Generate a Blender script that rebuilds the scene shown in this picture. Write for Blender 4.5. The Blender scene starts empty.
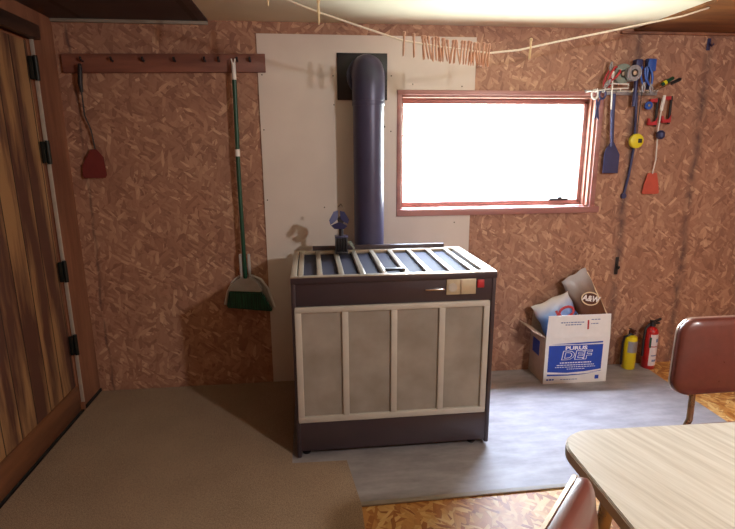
import bpy, bmesh, math, random
from mathutils import Vector, Matrix, Euler
random.seed(7)
S = bpy.context.scene
COL = S.collection
PI = math.pi
R = math.radians

# ------------------------------------------------------------------ camera
def make_camera():
    f, p, y, r = 505.76, 0.2247, 0.11, -0.0059
    F = Vector((math.sin(y)*math.cos(p), math.cos(y)*math.cos(p), -math.sin(p)))
    rt = Vector((math.cos(y), -math.sin(y), 0)); up = rt.cross(F)
    X = math.cos(r)*rt + math.sin(r)*up
    U = -math.sin(r)*rt + math.cos(r)*up
    cd = bpy.data.cameras.new('camera'); co = bpy.data.objects.new('camera', cd); COL.objects.link(co)
    cd.sensor_width = 36; cd.lens = f/735*36; cd.clip_start = .05
    m = Matrix((X, U, -F)).transposed().to_4x4(); m.translation = Vector((0, -3.1216, 1.4979))
    co.matrix_world = m
    S.camera = co
make_camera()

# ------------------------------------------------------------------ light
WORLD_STRENGTH = 47.0
EXPOSURE = 0.2
BULB = ((1.95, -3.3, 2.12), 115, (1.0, .98, .98))
def make_world():
    w = bpy.data.worlds.new('daylight'); S.world = w; w.use_nodes = True
    nt = w.node_tree; nt.nodes.clear()
    out = nt.nodes.new('ShaderNodeOutputWorld'); bg = nt.nodes.new('ShaderNodeBackground')
    tc = nt.nodes.new('ShaderNodeTexCoord'); sx = nt.nodes.new('ShaderNodeSeparateXYZ')
    mr = nt.nodes.new('ShaderNodeMapRange'); cr = nt.nodes.new('ShaderNodeValToRGB')
    mr.inputs['From Min'].default_value = -1; mr.inputs['From Max'].default_value = 1
    nt.links.new(tc.outputs['Generated'], sx.inputs[0]); nt.links.new(sx.outputs['Z'], mr.inputs['Value'])
    nt.links.new(mr.outputs[0], cr.inputs[0])
    el = cr.color_ramp.elements
    el[0].position = 0; el[0].color = (.44, .475, .43, 1)
    el[1].position = 1; el[1].color = (4.7, 5.6, 7.4, 1)
    for pos, c in ((.46, (.44, .48, .45, 1)), (.52, (.50, .56, .46, 1)), (.62, (.62, .70, .76, 1)), (.82, (.8, .95, 1.2, 1)), (.90, (1.3, 1.6, 2.15, 1)), (.94, (2.4, 2.9, 3.9, 1)), (.965, (4.2, 5.0, 6.7, 1))):
        e = el.new(pos); e.color = c
    nt.links.new(cr.outputs[0], bg.inputs[0]); bg.inputs[1].default_value = WORLD_STRENGTH
    nt.links.new(bg.outputs[0], out.inputs[0])
make_world()
def portal(name, loc, rot, sx, sy):
    l = bpy.data.lights.new(name, 'AREA'); l.shape = 'RECTANGLE'; l.size = sx; l.size_y = sy
    l.cycles.is_portal = True
    o = bpy.data.objects.new(name, l); COL.objects.link(o); o.location = loc; o.rotation_euler = rot
portal('window_portal', (1.16, .14, 1.46), (R(-90), 0, 0), 1.3, .75)      # shines towards -Y
def bulb():
    l = bpy.data.lights.new('ceiling_bulb', 'POINT'); l.energy = BULB[1]; l.color = BULB[2]; l.shadow_soft_size = .06
    o = bpy.data.objects.new('ceiling_bulb', l); COL.objects.link(o); o.location = BULB[0]
bulb()
vs = S.view_settings
S.display_settings.display_device = 'sRGB'
vs.view_transform = 'Standard'; vs.look = 'None'; vs.gamma = 1; vs.use_curve_mapping = False
vs.exposure = EXPOSURE
try:
    S.cycles.use_denoising = True; S.cycles.max_bounces = 10; S.cycles.diffuse_bounces = 6
    S.cycles.sample_clamp_indirect = 6; S.cycles.caustics_reflective = False; S.cycles.caustics_refractive = False
except Exception: pass

# ------------------------------------------------------------------ materials
def lin(c):
    return tuple(((v/255)/12.92 if v/255 <= .04045 else ((v/255+.055)/1.055)**2.4) for v in c) + (1,)
def newmat(name):
    m = bpy.data.materials.new(name); m.use_nodes = True
    nt = m.node_tree; b = nt.nodes['Principled BSDF']
    return m, nt, b
class G:
    """small node-graph helper"""
    def __init__(s, nt): s.nt = nt; s.L = nt.links
    def n(s, t, **k):
        x = s.nt.nodes.new(t)
        for a, v in k.items(): setattr(x, a, v)
        return x
    def put(s, sock, v):
        if hasattr(v, 'default_value') or hasattr(v, 'is_output'): s.L.new(v, sock)
        else: sock.default_value = v
    def math(s, op, a, b=0.0, c=None, clamp=False):
        x = s.n('ShaderNodeMath', operation=op); x.use_clamp = clamp
        s.put(x.inputs[0], a); s.put(x.inputs[1], b)
        if c is not None: s.put(x.inputs[2], c)
        return x.outputs[0]
    def mix(s, f, a, b, mode='MIX'):
        x = s.n('ShaderNodeMix', data_type='RGBA', blend_type=mode)
        s.put(x.inputs[0], f); s.put(x.inputs[6], a); s.put(x.inputs[7], b)
        return x.outputs[2]
    def obj(s): return s.n('ShaderNodeTexCoord').outputs['Object']
    def xyz(s, v):
        x = s.n('ShaderNodeSeparateXYZ'); s.L.new(v, x.inputs[0]); return x.outputs
    def comb(s, x, y, z=0.0):
        c = s.n('ShaderNodeCombineXYZ'); s.put(c.inputs[0], x); s.put(c.inputs[1], y); s.put(c.inputs[2], z); return c.outputs[0]
    def mapping(s, v, loc=(0,0,0), rot=(0,0,0), sc=(1,1,1)):
        m = s.n('ShaderNodeMapping'); s.L.new(v, m.inputs[0])
        m.inputs[1].default_value = loc; m.inputs[2].default_value = rot; m.inputs[3].default_value = sc
        return m.outputs[0]
    def noise(s, v, sc=5., det=3., rough=.5, out=0):
        x = s.n('ShaderNodeTexNoise'); s.L.new(v, x.inputs['Vector'])
        x.inputs['Scale'].default_value = sc; x.inputs['Detail'].default_value = det; x.inputs['Roughness'].default_value = rough
        return x.outputs[out]
    def ramp(s, f, stops, interp='LINEAR'):
        x = s.n('ShaderNodeValToRGB'); s.put(x.inputs[0], f); cr = x.color_ramp; cr.interpolation = interp
        cr.elements[0].position = stops[0][0]; cr.elements[0].color = stops[0][1]
        cr.elements[1].position = stops[-1][0]; cr.elements[1].color = stops[-1][1]
        for p, c in stops[1:-1]: e = cr.elements.new(p); e.color = c
        return x.outputs[0]
    def bump(s, h, b, strength=.2, dist=.01):
        x = s.n('ShaderNodeBump'); x.inputs['Strength'].default_value = strength; x.inputs['Distance'].default_value = dist
        s.put(x.inputs['Height'], h); s.L.new(x.outputs[0], b.inputs['Normal'])
def simple(name, rgb, rough=.5, metal=0., var=.08, scale=25., spec=.5, coat=0.):
    """plain surface with a little procedural unevenness"""
    m, nt, b = newmat(name); g = G(nt)
    c = lin(rgb)
    nz = g.noise(g.obj(), scale, 3)
    lo = tuple(max(0, v*(1-var)) for v in c[:3])+(1,); hi = tuple(min(1, v*(1+var)) for v in c[:3])+(1,)
    g.L.new(g.ramp(nz, [(.3, lo), (.7, hi)]), b.inputs['Base Color'])
    b.inputs['Metallic'].default_value = metal
    b.inputs['Specular IOR Level'].default_value = spec
    b.inputs['Coat Weight'].default_value = coat
    g.L.new(g.math('ADD', rough-.05, g.math('MULTIPLY', nz, .1)), b.inputs['Roughness'])
    return m
def osb(name, plane, stops, rough=.6, seams=()):
    """oriented strand board: overlapping wood flakes turned every way"""
    m, nt, b = newmat(name); g = G(nt)
    x, y, z = g.xyz(g.obj())
    uv = g.comb(x, z) if plane == 'xz' else (g.comb(y, z) if plane == 'yz' else g.comb(x, y))
    wob = g.n('ShaderNodeVectorMath', operation='ADD')
    nn = g.n('ShaderNodeVectorMath', operation='SCALE'); g.L.new(g.noise(uv, 9, 2, out=1), nn.inputs[0]); nn.inputs['Scale'].default_value = .012
    g.L.new(uv, wob.inputs[0]); g.L.new(nn.outputs[0], wob.inputs[1]); uv2 = wob.outputs[0]
    col = None; hgt = None
    for k, (ang, ln, wd, th) in enumerate(((12, .10, .026, 0), (68, .085, .024, .42), (-38, .09, .021, .55), (100, .075, .020, .68), (35, .05, .013, .74))):
        v = g.n('ShaderNodeTexVoronoi', voronoi_dimensions='2D', feature='F1')
        g.L.new(g.mapping(uv2, (3.7*k, 1.3*k, 0), (0, 0, R(ang)), (1, 1, 1)), g.n('ShaderNodeMapping').inputs[0])
        mp = g.n('ShaderNodeMapping'); g.L.new(g.mapping(uv2, (3.7*k, 1.3*k, 0), (0, 0, R(ang))), mp.inputs[0]); mp.inputs[3].default_value = (1/ln, 1/wd, 1)
        g.L.new(mp.outputs[0], v.inputs['Vector']); v.inputs['Scale'].default_value = 1
        cs = g.n('ShaderNodeSeparateColor'); g.L.new(v.outputs['Color'], cs.inputs[0])
        grain = g.noise(g.mapping(mp.outputs[0], sc=(1.2, 5, 1)), 1.5, 2)
        val = g.math('ADD', g.math('MULTIPLY', cs.outputs[0], .72), g.math('MULTIPLY', grain, .30))
        c = g.ramp(val, stops)
        edge = g.ramp(v.outputs['Distance'], [(.45, (1, 1, 1, 1)), (.75, (.72, .66, .62, 1))])
        c = g.mix(.4, c, edge, 'MULTIPLY')
        if col is None: col = c; hgt = val
        else:
            mk = g.math('GREATER_THAN', cs.outputs[1], th)
            col = g.mix(mk, col, c)
            hgt = g.math('ADD', hgt, g.math('MULTIPLY', mk, cs.outputs[2]))
    big = g.noise(uv, 1.6, 3)
    col = g.mix(.35, col, g.ramp(big, [(.3, (.75, .68, .66, 1)), (.7, (1.0, 1.0, 1.0, 1))]), 'MULTIPLY')
    for sx, w in seams:
        d = g.math('ABSOLUTE', g.math('SUBTRACT', g.math('ADD', x, g.math('MULTIPLY', g.math('SUBTRACT', g.noise(uv, 2.5, 3), .5), .12)), sx))
        s = g.math('SUBTRACT', 1.0, g.math('DIVIDE', d, w), clamp=True)
        s = g.math('MULTIPLY', s, g.ramp(g.noise(g.mapping(uv, sc=(2, 1, 1)), 7, 3), [(.35, (.15, .15, .15, 1)), (.6, (1, 1, 1, 1))]))
        col = g.mix(g.math('MULTIPLY', s, .75), col, lin((70, 54, 56)))
    g.L.new(col, b.inputs['Base Color']); b.inputs['Roughness'].default_value = rough
    g.bump(hgt, b, .12, .004)
    return m
def wood(name, light, dark, axis='z', board=0., rough=.55, stretch=14., across=None, dens=9., contrast=(.35, .65), coat=0.):
    """grained timber; grain runs along `axis`; optional board width with grooves across `across`"""
    m, nt, b = newmat(name); g = G(nt)
    x, y, z = g.xyz(g.obj()); d = dict(x=x, y=y, z=z)
    others = [a for a in 'xyz' if a != axis]
    off = 0.0; groove = None
    if board:
        t = g.math('DIVIDE', d[across], board)
        idx = g.math('FLOOR', t); fr = g.math('FRACT', t)
        wn = g.n('ShaderNodeTexWhiteNoise', noise_dimensions='1D'); g.L.new(idx, wn.inputs['W'])
        off = g.math('MULTIPLY', wn.outputs[0], 37.)
        groove = g.math('LESS_THAN', g.math('ABSOLUTE', g.math('SUBTRACT', fr, .5)), .475)
    al = g.math('ADD', g.math('DIVIDE', d[axis], stretch), off)
    v = g.comb(g.math('ADD', d[others[0]], off), d[others[1]], al)
    n1 = g.noise(v, dens, 5, .6)
    n2 = g.noise(v, dens*5, 3, .6)
    val = g.math('ADD', g.math('MULTIPLY', n1, .88), g.math('MULTIPLY', n2, .12))
    mid = tuple((a+c)/2 for a, c in zip(lin(light), lin(dark)))
    col = g.ramp(val, [(contrast[0], lin(dark)), (.5, mid), (contrast[1], lin(light))])
    if board:
        col = g.mix(groove, lin((38, 26, 20)), col)
        g.bump(groove, b, .6, .006)
    g.L.new(col, b.inputs['Base Color']); b.inputs['Roughness'].default_value = rough; b.inputs['Coat Weight'].default_value = coat
    return m
M = {}
OSB_WALL = [(.10, lin((140, 98, 80))), (.38, lin((164, 121, 98))), (.62, lin((172, 129, 105))), (.80, lin((188, 147, 119))), (.95, lin((222, 187, 154)))]
OSB_FLOOR = [(.12, lin((150, 84, 30))), (.4, lin((190, 128, 62))), (.65, lin((214, 164, 92))), (1, lin((235, 205, 140)))]
M['osb_wall'] = osb('osb_wall', 'xz', OSB_WALL, .62, ((2.04, .045), (2.50, .045), (-1.285, .012)))
M['osb_side'] = osb('osb_side', 'yz', OSB_WALL, .62)
M['osb_floor'] = osb('osb_floor', 'xy', OSB_FLOOR, .42)
M['cedar'] = wood('cedar', (162, 124, 84), (88, 56, 46), 'z', .135, .5, 9., 'y', 7.5, (.43, .56))
M['cedar_rail'] = wood('cedar_rail', (122, 78, 50), (74, 44, 30), 'y', 0, .55, 8.)
M['dark_wood'] = wood('dark_wood', (70, 46, 34), (38, 24, 20), 'y', 0, .55, 8.)
M['trim_wood'] = wood('trim_wood', (158, 108, 80), (112, 70, 52), 'z', 0, .55, 8.)
M['red_wood_x'] = wood('red_wood_x', (146, 94, 76), (104, 62, 52), 'x', 0, .5, 8.)
M['red_wood_z'] = wood('red_wood_z', (172, 122, 104), (136, 90, 76), 'z', 0, .45, 8.)
M['win_wood_x'] = wood('win_wood_x', (184, 132, 124), (146, 98, 94), 'x', 0, .4, 8.)
M['ceil_dark'] = wood('ceil_dark', (74, 60, 62), (56, 44, 48), 'x', .6, .6, 9., 'x')
M['ceil_brown'] = wood('ceil_brown', (150, 98, 50), (98, 58, 34), 'x', 0, .55, 6.)
M['drywall'] = simple('drywall', (228, 224, 204), .85, 0, .03, 6)
M['sheet'] = simple('cement_sheet', (216, 204, 194), .8, 0, .05, 3)
M['nail'] = simple('nail', (70, 60, 52), .4, .8)
M['grey_trim'] = simple('grey_trim', (150, 140, 126), .6)
M['strip'] = simple('weather_strip', (190, 184, 172), .45, .3)
M['hinge'] = simple('hinge_black', (36, 38, 34), .45, .5)
M['gap'] = simple('dark_gap', (26, 20, 18), .9)
M['enamel'] = simple('enamel_brown', (58, 48, 54), .30, 0, .05, 12, .5, .15)
M['enamel_blk'] = simple('black_steel', (36, 33, 36), .38, .3, .08, 12)
M['pipe'] = simple('stove_pipe', (66, 64, 90), .36, .2, .08, 8)
M['stovetop'] = simple('stove_top_metal', (176, 162, 142), .30, .55, .06, 20)
M['slot'] = simple('slot_dark', (44, 41, 52), .65, 0, .08, 25, .15)
M['cream'] = simple('grille_cream', (186, 182, 172), .5, .1, .05, 15)
M['label'] = simple('control_plate', (196, 186, 160), .35, .4)
M['red'] = simple('red_plastic', (180, 44, 52), .4)
M['chrome'] = simple('chrome', (205, 200, 194), .16, 1., .03)
M['brass'] = simple('dull_brass_tube', (176, 150, 120), .28, .85)
M['vinyl'] = simple('brown_vinyl', (98, 50, 42), .30, 0, .08, 40, .5, .1)
M['vinyl_edge'] = simple('edge_band', (196, 176, 158), .3, .6)
M['white_pl'] = simple('white_plastic', (226, 222, 216), .45)
M['clear_pl'] = simple('grey_clear_plastic', (176, 170, 166), .3)
M['green'] = simple('dark_green', (22, 70, 50), .4, 0, .1)
M['black'] = simple('black_plastic', (30, 28, 32), .45)
M['rope'] = simple('cotton_line', (222, 210, 190), .9, 0, .1, 80)
M['peg'] = wood('clothespin_wood', (212, 168, 140), (176, 130, 106), 'z', 0, .6, 2., None, 30)
M['peg_pale'] = wood('clothespin_pale', (226, 200, 160), (200, 168, 124), 'z', 0, .6, 2., None, 30)
M['blue'] = simple('blue_grip', (40, 84, 170), .4)
M['navy'] = simple('navy_tool', (56, 58, 98), .45, .2)
M['grey_tape'] = simple('grey_green_tape', (128, 138, 128), .6)
M['yellow'] = simple('yellow', (224, 208, 40), .45)
M['orange'] = simple('orange_red', (188, 80, 62), .55)
M['darkred'] = simple('dark_red_flap', (112, 40, 36), .6)
M['silver'] = simple('silver_paper', (150, 148, 152), .4, .4)
M['paperwhite'] = simple('white_paper', (222, 214, 216), .6)
M['ext_red'] = simple('extinguisher_red', (176, 26, 30), .3, 0, .05, 10, .5, .3)
M['ext_yellow'] = simple('extinguisher_yellow', (222, 200, 30), .3, 0, .05, 10, .5, .3)
M['card_white'] = simple('white_card', (232, 230, 226), .6, 0, .03)
M['card_brown'] = simple('brown_card', (188, 162, 140), .75, 0, .08)
M['print_blue'] = simple('print_blue', (28, 68, 170), .5)
M['print_white'] = simple('print_white', (240, 240, 240), .5)
M['print_grey'] = simple('print_greyblue', (120, 132, 170), .6)
M['print_red'] = simple('print_red', (176, 34, 40), .5)
M['print_cream'] = simple('print_cream', (232, 214, 180), .5)
M['print_brown'] = simple('print_brown', (84, 44, 30), .45)
M['print_black'] = simple('print_black', (34, 24, 30), .5)

def carpet_mat():
    m, nt, b = newmat('brown_carpet'); g = G(nt); o = g.obj()
    n = g.noise(o, 260, 2, .7); n2 = g.noise(o, 3.5, 3)
    col = g.ramp(n, [(.3, lin((124, 104, 86))), (.7, lin((184, 160, 134)))])
    col = g.mix(.5, col, g.ramp(n2, [(.3, (.72, .7, .7, 1)), (.7, (1, 1, 1, 1))]), 'MULTIPLY')
    g.L.new(col, b.inputs['Base Color']); b.inputs['Roughness'].default_value = .95; b.inputs['Specular IOR Level'].default_value = .1
    g.bump(n, b, .5, .004); return m
M['carpet'] = carpet_mat()
def lino_mat():
    m, nt, b = newmat('grey_linoleum'); g = G(nt); o = g.obj()
    n = g.noise(g.mapping(o, sc=(1, 3, 1)), 5, 4, .6); n2 = g.noise(o, 40, 3)
    col = g.ramp(n, [(.3, lin((130, 123, 122))), (.7, lin((162, 155, 153)))])
    col = g.mix(.25, col, g.ramp(n2, [(.3, (.75, .75, .75, 1)), (.7, (1, 1, 1, 1))]), 'MULTIPLY')
    g.L.new(col, b.inputs['Base Color'])
    g.L.new(g.math('ADD', .40, g.math('MULTIPLY', n, .15)), b.inputs['Roughness'])
    return m
M['lino'] = lino_mat()
def laminate():
    m, nt, b = newmat('table_laminate'); g = G(nt); o = g.obj()
    v = g.mapping(o, rot=(0, 0, R(70)), sc=(1, 1, 1))
    v = g.mapping(v, sc=(1.2, 22, 1))
    n = g.noise(v, 3.2, 5, .6)
    col = g.ramp(n, [(.3, lin((180, 168, 150))), (.5, lin((198, 188, 171))), (.7, lin((210, 202, 187)))])
    g.L.new(col, b.inputs['Base Color']); b.inputs['Roughness'].default_value = .38
    return m
M['laminate'] = laminate(); M['table_edge'] = simple('table_edge', (196, 180, 160), .3, .3)
def mesh_panel():
    m, nt, b = newmat('tan_mesh'); g = G(nt); o = g.obj()
    x, y, z = g.xyz(o)
    w = g.math('MULTIPLY', g.math('SINE', g.math('MULTIPLY', x, 900)), g.math('SINE', g.math('MULTIPLY', z, 900)))
    n = g.noise(o, 8, 4)
    col = g.ramp(n, [(.3, lin((140, 134, 124))), (.7, lin((162, 156, 146)))])
    col = g.mix(g.math('MULTIPLY', g.math('GREATER_THAN', w, .2), .25), col, lin((70, 62, 56)))
    g.L.new(col, b.inputs['Base Color']); b.inputs['Roughness'].default_value = .6; b.inputs['Metallic'].default_value = .1
    return m
M['mesh'] = mesh_panel()
def glass():
    m = bpy.data.materials.new('window_glass'); m.use_nodes = True; nt = m.node_tree; nt.nodes.clear(); g = G(nt)
    o = g.n('ShaderNodeOutputMaterial'); t = g.n('ShaderNodeBsdfTransparent'); gl = g.n('ShaderNodeBsdfGlossy'); gl.inputs['Roughness'].default_value = .03
    mx = g.n('ShaderNodeMixShader'); fr = g.n('ShaderNodeLayerWeight'); fr.inputs[0].default_value = .5
    g.L.new(g.math('ADD', .04, g.math('MULTIPLY', g.math('POWER', fr.outputs['Facing'], 5.), .6)), mx.inputs[0]); g.L.new(t.outputs[0], mx.inputs[1]); g.L.new(gl.outputs[0], mx.inputs[2]); g.L.new(mx.outputs[0], o.inputs[0])
    return m
M['glass'] = glass()
def bristles():
    m, nt, b = newmat('green_bristles'); g = G(nt); x, y, z = g.xyz(g.obj())
    n = g.noise(g.comb(g.math('MULTIPLY', x, 30), y, z), 8, 3)
    g.L.new(g.ramp(n, [(.35, lin((12, 40, 34))), (.65, lin((28, 92, 62)))]), b.inputs['Base Color']); b.inputs['Roughness'].default_value = .6
    g.bump(n, b, .6, .01); return m
M['bristles'] = bristles()

# ------------------------------------------------------------------ mesh building
class MB:
    def __init__(s): s.bm = bmesh.new()
    def box(s, lo, hi, bev=0., seg=2, rot=None, piv=None):
        t = bmesh.new(); bmesh.ops.create_cube(t, size=1)
        c = [(a+b)/2 for a, b in zip(lo, hi)]; d = [abs(b-a) for a, b in zip(lo, hi)]
        for v in t.verts: v.co = Vector((v.co.x*d[0]+c[0], v.co.y*d[1]+c[1], v.co.z*d[2]+c[2]))
        if bev: bmesh.ops.bevel(t, geom=t.edges[:], offset=min(bev, min(d)*.49), segments=seg, affect='EDGES', profile=.5)
        if rot is not None:
            p = Vector(piv or c); m = Matrix.Translation(p) @ rot.to_4x4() @ Matrix.Translation(-p)
            t.transform(m)
        s.add(t); return s
    def add(s, t):
        me = bpy.data.meshes.new('t'); t.to_mesh(me); t.free(); s.bm.from_mesh(me); bpy.data.meshes.remove(me)
    def tube(s, pts, r, n=10, cap=True, radii=None):
        pts = [Vector(p) for p in pts]; rings = []; bm = s.bm; prev = None
        for i, p in enumerate(pts):
            d = (pts[min(i+1, len(pts)-1)]-pts[max(i-1, 0)]).normalized()
            if prev is None:
                a = Vector((0, 0, 1)) if abs(d.z) < .9 else Vector((1, 0, 0)); u = d.cross(a).normalized()
            else:
                u = (prev - d*prev.dot(d)).normalized()
            prev = u; w = d.cross(u); rr = radii[i] if radii else r
            rings.append([bm.verts.new(p + (u*math.cos(2*PI*k/n)+w*math.sin(2*PI*k/n))*rr) for k in range(n)])
        for a, b in zip(rings, rings[1:]):
            for k in range(n): bm.faces.new((a[k], a[(k+1) % n], b[(k+1) % n], b[k]))
        if cap: bm.faces.new(rings[0][::-1]); bm.faces.new(rings[-1])
        return s
    def lathe(s, prof, c=(0, 0, 0), axis='z', n=28):
        """prof = [(r, h)...]"""
        bm = s.bm; rings = []
        for r, h in prof:
            ring = []
            for k in range(n):
                a = 2*PI*k/n; q = (r*math.cos(a), r*math.sin(a), h)
                if axis == 'y': q = (q[0], q[2], q[1])
                if axis == 'x': q = (q[2], q[0], q[1])
                ring.append(bm.verts.new(Vector(q)+Vector(c)))
            rings.append(ring)
        for a, b in zip(rings, rings[1:]):
            for k in range(n): bm.faces.new((a[k], a[(k+1) % n], b[(k+1) % n], b[k]))
        bm.faces.new(rings[0][::-1]); bm.faces.new(rings[-1]); return s
    def prism(s, poly, y0, y1, plane='xz', bev=0.):
        """extrude polygon; plane xz -> depth along y, xy -> depth along z, yz -> depth along x"""
        t = bmesh.new()
        def P(a, b, d): return {'xz': (a, d, b), 'xy': (a, b, d), 'yz': (d, a, b)}[plane]
        A = [t.verts.new(P(a, b, y0)) for a, b in poly]; B = [t.verts.new(P(a, b, y1)) for a, b in poly]
        n = len(poly); t.faces.new(A); t.faces.new(B[::-1])
        for k in range(n): t.faces.new((A[k], B[k], B[(k+1) % n], A[(k+1) % n]))
        bmesh.ops.recalc_face_normals(t, faces=t.faces)
        if bev: bmesh.ops.bevel(t, geom=t.edges[:], offset=bev, segments=2, affect='EDGES')
        s.add(t); return s
    def warp(s, fn):
        for v in s.bm.verts: v.co = Vector(fn(v.co))
        return s
    def build(s, name, mat, parent=None, smooth=True, loc=None):
        bm = s.bm; bmesh.ops.remove_doubles(bm, verts=bm.verts, dist=1e-6)
        bmesh.ops.recalc_face_normals(bm, faces=bm.faces)
        me = bpy.data.meshes.new(name)
        bm.to_mesh(me); bm.free()
        me.materials.append(M[mat] if isinstance(mat, str) else mat)
        if smooth:
            me.polygons.foreach_set('use_smooth', [True]*len(me.polygons))
            try: me.set_sharp_from_angle(angle=R(38))
            except Exception: pass
        o = bpy.data.objects.new(name, me); COL.objects.link(o)
        if parent is not None: o.parent = parent
        if loc: o.location = loc
        return o
def tag(o, label=None, cat=None, group=None, kind=None):
    if label: o['label'] = label
    if cat: o['category'] = cat
    if group: o['group'] = group
    if kind: o['kind'] = kind
    return o
def thing(name, loc, label, cat, group=None, rot=(0, 0, 0)):
    o = bpy.data.objects.new(name, None); COL.objects.link(o); o.empty_display_size = .05
    o.location = loc; o.rotation_euler = rot
    return tag(o, label, cat, group)
def struct(o, label=None, cat=None): return tag(o, label, cat, None, 'structure')
def copy_tree(o, parent=None):
    c = o.copy(); COL.objects.link(c)
    if parent is not None: c.parent = parent
    for ch in list(o.children): copy_tree(ch, c)
    return c
def rrect(w, h, r, n=6, cx=0, cy=0):
    pts = []
    for sx, sy, a0 in ((1, 1, 0), (-1, 1, 90), (-1, -1, 180), (1, -1, 270)):
        for k in range(n+1):
            a = R(a0+90*k/n); pts.append((cx+sx*(w/2-r)+r*math.cos(a), cy+sy*(h/2-r)+r*math.sin(a)))
    return pts
def text_mesh(body, size, depth=.0008, offset=0., shear=0., bold=False, sx=1.):
    c = bpy.data.curves.new('lettering', 'FONT'); c.body = body; c.size = size; c.extrude = depth; c.offset = offset; c.shear = shear
    c.align_x = 'CENTER'; c.align_y = 'CENTER'; c.resolution_u = 3
    o = bpy.data.objects.new('lettering', c); COL.objects.link(o)
    dg = bpy.context.evaluated_depsgraph_get(); me = bpy.data.meshes.new_from_object(o.evaluated_get(dg))
    bpy.data.objects.remove(o); bpy.data.curves.remove(c)
    for v in me.vertices: v.co.x *= sx
    return me
def text(name, body, size, mat, parent, loc, rot, **k):
    me = text_mesh(body, size, **k); me.name = name; me.materials.clear(); me.materials.append(M[mat])
    o = bpy.data.objects.new(name, me); COL.objects.link(o); o.parent = parent; o.location = loc; o.rotation_euler = rot
    return o
def pad(w, h, t, r, curve=0., puff=.012, n=6):
    """upholstered panel in the XZ plane, thickness along Y, bowed by curve"""
    mb = MB(); bm = mb.bm; base = rrect(w, h, r, n); N = len(base)
    def ring(sc, y): return [bm.verts.new((a*sc if sc else 0, y, b*sc if sc else 0)) for a, b in base]
    seq = [(.25, -t/2-puff), (.55, -t/2-puff*.93), (.8, -t/2-puff*.7), (.93, -t/2-puff*.25), (.985, -t/2+.004), (1, -t/4), (1, t/4), (.985, t/2-.004), (.93, t/2+puff*.25), (.8, t/2+puff*.7), (.55, t/2+puff*.93), (.25, t/2+puff)]
    rings = [ring(*q) for q in seq]
    for a, b in zip(rings, rings[1:]):
        for k in range(N): bm.faces.new((a[k], a[(k+1) % N], b[(k+1) % N], b[k]))
    bm.faces.new(rings[0]); bm.faces.new(rings[-1][::-1])
    mb.warp(lambda c: (c.x, c.y-curve*(w*w/4-c.x*c.x), c.z))
    return mb

# ------------------------------------------------------------------ the setting
CE = 2.2; XL = -1.364; XR = 3.1; YB = -4.6
def hole_wall(a0, a1, z0, z1, ha0, ha1, hz0, hz1, d0, d1, plane):
    mb = MB()
    for p, q, r_, s_ in ((a0, ha0, z0, z1), (ha1, a1, z0, z1), (ha0, ha1, z0, hz0), (ha0, ha1, hz1, z1)):
        if q-p > 1e-4 and s_-r_ > 1e-4:
            mb.box((p, d0, r_), (q, d1, s_)) if plane == 'xz' else mb.box((d0, p, r_), (d1, q, s_))
    return mb
struct(MB().box((XL-.1, YB-.1, -.1), (XR+.1, .12, 0)).build('floor', 'osb_floor', smooth=False), 'bare strand board floor, orange-brown, showing in front of the grey mat', 'floor')
WX0, WX1, WZ0, WZ1 = .55, 1.80, 1.115, 1.815
struct(hole_wall(XL-.1, XR+.1, 0, CE, WX0, WX1, WZ0, WZ1, 0, .12, 'xz').build('wall_back', 'osb_wall', smooth=False), 'strand board back wall behind the heater and window', 'wall')
DY0, DY1, DZ = -1.16, -.235, 2.043
struct(hole_wall(YB, 0, 0, CE, DY0, DY1, -.01, DZ, XL-.1, XL, 'yz').build('wall_left', 'trim_wood', smooth=False), 'brown boarded left wall around the cedar door', 'wall')
struct(MB().box((XR, YB, 0), (XR+.1, 0, CE)).build('wall_right', 'osb_side', smooth=False), 'strand board right wall', 'wall')
struct(MB().box((XL-.1, YB-.1, 0), (XR+.1, YB, CE)).build('wall_rear', 'osb_wall', smooth=False), 'strand board wall behind the viewer', 'wall')
struct(MB().box((-.54, YB, CE), (1.985, .12, CE+.08)).build('ceiling', 'drywall', smooth=False), 'pale drywall part of the ceiling', 'ceiling')
struct(MB().box((XL-.1, YB, CE-.008), (-.54, .12, CE+.08)).build('ceiling', 'ceil_dark', smooth=False), 'dark brown panelled part of the ceiling by the door', 'ceiling')
struct(MB().box((1.985, YB, CE-.012), (XR+.1, .12, CE+.08)).build('ceiling', 'ceil_brown', smooth=False), 'brown wooden part of the ceiling at the right', 'ceiling')
struct(MB().box((XL, -.02, CE-.026), (-.54, 0, CE-.008), .003).build('trim_1', 'grey_trim'), 'thin grey strip along the dark ceiling', 'trim')
struct(MB().box((1.9, -.02, CE-.03), (XR, 0, CE-.014), .003).build('trim_2', 'trim_wood'), 'thin wooden strip under the brown ceiling', 'trim')

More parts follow.
